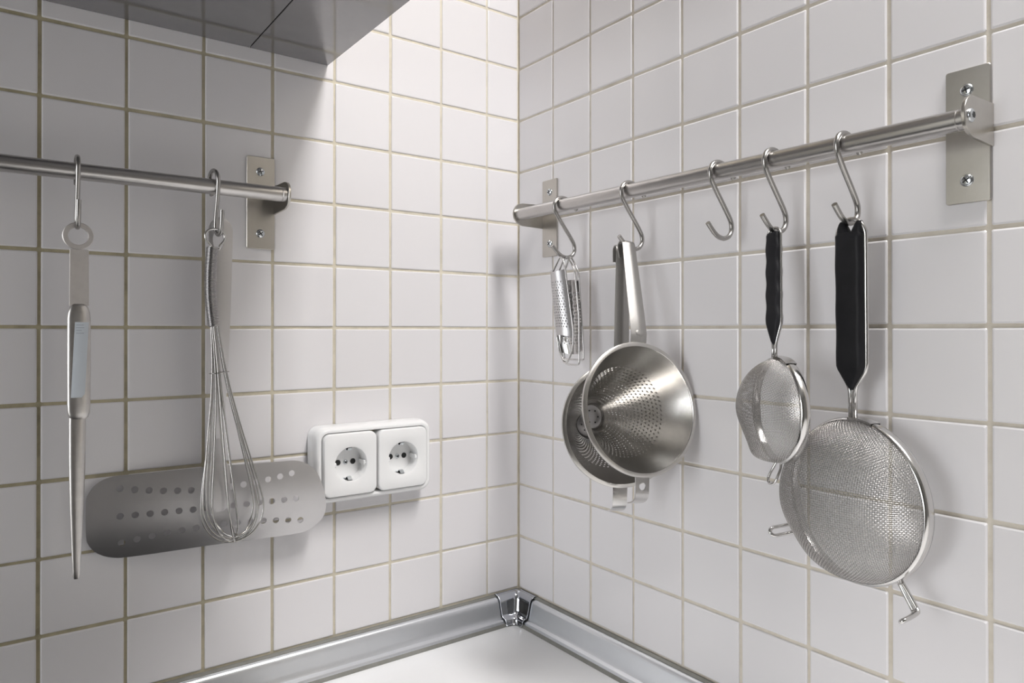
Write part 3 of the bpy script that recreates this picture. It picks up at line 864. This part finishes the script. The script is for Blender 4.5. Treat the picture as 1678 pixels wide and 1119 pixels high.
def grip(t, base, top, az, width, thick, wr, z_tap0, z_tap1, notch, waves, amp=0.35):
    """wire loop handle with a black moulded insert; base/top = xyz on the handle axis"""
    base, top = np.array(base, float), np.array(top, float)
    d = top - base; L = np.linalg.norm(d); d /= L
    n = np.array((math.cos(math.radians(az)), math.sin(math.radians(az)), 0)); n -= d * np.dot(n, d); n /= np.linalg.norm(n)
    e = np.cross(d, n) * 1.0
    f = lambda s, a, o=0: base + d * s + e * a + n * o
    hw = width / 2
    s0, s1 = z_tap0, z_tap1
    pts = [f(0, -wr * 1.15), f(s0, -wr * 1.15), f(s1, -hw), f(L - hw * 0.9, -hw)]
    for k in range(1, 8):
        a = math.radians(180 - 180 * k / 8); pts.append(f(L - hw * 0.9 + hw * 0.9 * math.sin(a), hw * 0.92 * math.cos(a)))
    pts += [f(L - hw * 0.9, hw), f(s1, hw), f(s0, wr * 1.15), f(0, wr * 1.15)]
    mk('handle_wire', tube(round_path(pts, 5, 4), wr, 10), M_SHINY, t, sharp=0)
    secs = []
    e_ = hw - 0.4
    N = 40
    stop = L - (11 if notch else 5)
    for i in range(N + 1):
        s = s0 - 1 + (stop - s0 + 1) * i / N
        q = min(1.0, max(0.0, (s - s0) / (s1 - s0)))
        wv = amp * math.sin((s - s1) / (stop - s1) * math.pi * 2 * waves) if s > s1 else 0
        ww = 2.4 + (e_ - 2.4) * q + wv * 0.9
        tt = 0.55 * thick / 2 + 0.45 * thick / 2 * q - abs(wv) * 0.2
        if i == N: ww, tt = ww * 0.86, tt * 0.7
        if i == 0: ww, tt = ww * 0.5, tt * 0.6
        secs.append([f(s, a, b) for a, b in rrect(2 * ww, 2 * tt, min(ww, tt) * 0.7, 4)])
    part = [loft(secs, closed_u=True, cap=True)]
    if notch:
        for sg in (-1, 1):
            hs = []
            for s, c, ww, tt in ((stop - 1, 0.50, 0.46, 0.66), (stop + 3, 0.56, 0.36, 0.6), (stop + 7, 0.60, 0.24, 0.46), (stop + 9, 0.60, 0.14, 0.3)):
                hs.append([f(s, sg * e_ * c + a, b) for a, b in rrect(2 * e_ * ww, thick * tt, min(e_ * ww, thick * tt / 2) * 0.8, 3)])
            part.append(loft(hs, closed_u=True, cap=True))
    mk('grip_insert', join(*part), M_BLACK, t, sharp=50, label='black moulded plastic grip')

def rim(t, C, n, e, w, R, half_w, th):
    prof = [(R - th, -half_w * 0.8), (R - th * 0.6, -half_w), (R - th * 0.2, -half_w * 0.85), (R, -half_w * 0.3), (R, half_w * 0.4), (R - th * 0.3, half_w * 0.9), (R - th * 0.7, half_w), (R - th, half_w * 0.7)]
    return mk('rim', lathe(prof, C, n, e, w, 112, closed=True), M_SHINY, t, sharp=50)

def ferrule(r, C, n, e, w, R, half_w, th, a0, a1, lift):
    secs = []
    for a in np.linspace(math.radians(a0), math.radians(a1), 10):
        dr = math.cos(a) * e + math.sin(a) * w
        secs.append([np.array(C) + dr * (R + lift - q) + n * hh for q, hh in ((th, -half_w * 1.05), (0.4, -half_w * 1.1), (0, -half_w * 0.4), (0, half_w * 0.4), (0.4, half_w * 1.1), (th, half_w * 1.05))])
    return mk('ferrule', loft(secs), M_SHINY, r, sharp=40, solid=0.5)

# large strainer
n, e, w = basis(math.radians(166.0), 0)
Cb = np.array((-25.0, -510.8, -147.2)); Rb = 69.9
st = thing('strainer', 'large round wire-mesh strainer with long black grip', 'strainer', (-40, -512, 88))
def dent_big(x, y, dz, R):
    g = np.exp(-((x + 40) / 22) ** 2 - ((y + 38) / 20) ** 2)
    return x, y, dz * (1 - 0.10 * g)
V, Fc = weave(Cb + n * 2, n, e, w, Rb - 2.6, 53.0, 1.60, 0.30, dent_big)
np_mesh('mesh_bowl', V, Fc, M_MESH, st, 'stuff')
rb_ = rim(st, Cb, n, e, w, Rb, 5.0, 3.2)
ferrule(rb_, Cb, n, e, w, Rb, 5.0, 2.6, 73, 93, 0.5)
grip(st, Cb + w * (Rb - 1) + np.array((0, 2.0, 0)), (-37.0, -514.0, 89.5), 172, 26.5, 14.0, 1.9, 25.5, 43, True, 3.0)
# two wire rests, at either side of the low point of the rim
def hairpin(pts, spread_dir, spread, wr):
    P = [np.array(p, float) for p in pts]; sd = np.array(spread_dir, float) * spread / 2
    path = [p + sd * min(1, 0.5 + i * 0.4) for i, p in enumerate(P)] + [P[-1] + (P[-1] - P[-2]) / np.linalg.norm(P[-1] - P[-2]) * spread * 0.4] + [p - sd * min(1, 0.5 + i * 0.4) for i, p in list(enumerate(P))[::-1]]
    return tube(smooth_path(round_path(path, 3.0, 3), 2), wr, 10)
def dirn(a): return math.cos(math.radians(a)) * e + math.sin(math.radians(a)) * w
d1 = dirn(-53)
p0 = Cb + d1 * (Rb - 2) - n * 1
sd = np.cross(d1, n)
mk('wire_rest', hairpin([p0, p0 + d1 * 12, p0 + d1 * 26, p0 + d1 * 28 + n * 8, p0 + d1 * 29.5 + n * 18], sd, 4.4, 1.75), M_SHINY, st, sharp=0)
d2 = dirn(-149)
p0 = Cb + d2 * (Rb - 2) - n * 1
sd = np.cross(d2, n)
mk('wire_rest', hairpin([p0, p0 + d2 * 4, p0 + d2 * 9 + n * 3, p0 + d2 * 13 + n * 10, p0 + d2 * 17 + n * 24], sd, 7.6, 1.75), M_SHINY, st, sharp=0)

# small strainer
n, e, w = basis(math.radians(149.8), 0)
Cs = np.array((-62.0, -462.9, -72.6)); Rs = 46.4
st = thing('strainer', 'small dented wire-mesh strainer with short black grip', 'strainer', (-38, -443, 88))
def dent_small(x, y, dz, R):
    g = np.exp(-((x + 24) / 20) ** 2 - ((y + 20) / 13) ** 2)
    c = np.exp(-((x + 4) / 16) ** 2 - ((y + 40) / 8) ** 2)
    return x, y - 2.0 * c, dz * (1 - 0.09 * g) + 5.0 * c
V, Fc = weave(Cs + n * 1.5, n, e, w, Rs - 2.0, 33.0, 1.25, 0.23, dent_small)
np_mesh('mesh_bowl', V, Fc, M_MESH, st, 'stuff')
rs_ = rim(st, Cs, n, e, w, Rs, 4.2, 2.6)
ferrule(rs_, Cs, n, e, w, Rs, 4.2, 2.2, 62, 92, 0.5)
grip(st, Cs + w * (Rs - 1) + np.array((0, 4.5, 0)), (-40.0, -443.5, 90.0), 174, 15.0, 9.0, 1.35, 13, 30, False, 4.0, 0.6)
p0 = Cs - w * (Rs - 1.5)
mk('wire_rest', hairpin([p0, p0 - w * 6 + n * 2, p0 - w * 12 + n * 5, p0 - w * 17 + n * 7], np.array((0.2, 1, 0)), 9.2, 1.15), M_SHINY, st, sharp=0)

# ------------------------------------------------------------------ three nested graters
def grater(label, x, legs_l, legs_r, top, bottom, z_hi, z_lo, bulge, hole, nu, nv, dark=False):
    t = thing('grater', label, 'grater', (x, top[0], top[1]), 'graters hanging together on one hook')
    pts = [(x, top[0], top[1])] + [(x, a, b) for a, b in legs_l] + [(x, a, b) for a, b in bottom] + [(x, a, b) for a, b in legs_r[::-1]]
    mk('wire_frame', tube(round_path(pts, 9, 6, closed=True), 1.15, 8, closed=True), M_SHINY, t, sharp=0)
    def at(legs, z):
        zz = [q[1] for q in legs][::-1]; yy = [q[0] for q in legs][::-1]
        return float(np.interp(z, zz, yy))
    def f(u, v):
        z = z_hi + (z_lo - z_hi) * v
        l, r = at(legs_l, z), at(legs_r, z)
        a = (u - 0.5) * 2
        return np.array((x + bulge * (1 - a * a), l + (r - l) * u, z + (-3.0 if bulge < 0 else 2) * (1 - a * a) * (2 * v - 1) * -1))
    sub = lambda u0, u1, v0, v1: (lambda u, v: f(u0 + (u1 - u0) * u, v0 + (v1 - v0) * v))
    ph = perf(sub(0.10, 0.88, 0.15, 0.88), nu, nv, hole)
    def plain(u0, u1, v0, v1, a, b): return loft([[f(u0 + (u1 - u0) * i / a, v0 + (v1 - v0) * j / b) for i in range(a + 1)] for j in range(b + 1)])
    V = join(ph, plain(0, 1, 0, 0.15, 14, 3), plain(0, 1, 0.88, 1, 14, 3), plain(0, 0.10, 0.15, 0.88, 2, 12), plain(0.88, 1, 0.15, 0.88, 2, 12))
    mk('grating_sheet', V, M_GRATE if bulge > 0 else M_SATIN, t, sharp=0, solid=0.5)
    # raised teeth beside the holes
    teeth = []
    for j in range(nv):
        for i in range(nu):
            off = 0.25 * (1 if j % 2 else -1)
            u, v = 0.10 + 0.78 * (i + 0.5 + off) / nu, 0.15 + 0.73 * (j + 0.5 + 0.30) / nv
            p = f(u, v); sgn = -1.0 if bulge < 0 else 1.0
            teeth.append(([p + np.array((0, -0.9, 0)), p + np.array((0, 0.9, 0)), p + np.array((sgn * 0.6, 0, 0.5)), p + np.array((0, 0, -0.9))], [[0, 1, 2], [1, 3, 2], [3, 0, 2]]))
    mk('teeth', join(*teeth), M_SATIN, t, smooth=False, kind='stuff')
    return t
grater('front curved grater with rounded wire end, convex face outward', -44.0,
       [(-128, 66), (-140.5, -17), (-144, -30)], [(-154.5, 78), (-171, -6), (-168.5, -30)], (-147.5, 91.5), [(-156, -47)], 73, -12, -8.5, 0.95, 8, 17)
grater('middle grater with square wire end between front and rear graters', -38.0,
       [(-130, 62), (-134.5, -14), (-141, -32)], [(-166, 73), (-174, 13), (-174.6, -36)], (-149.5, 91.5), [(-148, -45.5), (-174.4, -45.5)], 58, -31, 7.0, 1.2, 9, 16)
grater('rear grater closest to the right wall tiles', -32.5,
       [(-136, 62), (-137.5, -20), (-139.6, -30)], [(-167, 70), (-175.4, -17), (-176.4, -34)], (-151.5, 91.5), [(-140, -39.5), (-176.4, -39.5)], 58, -28, 6.0, 1.0, 10, 16)
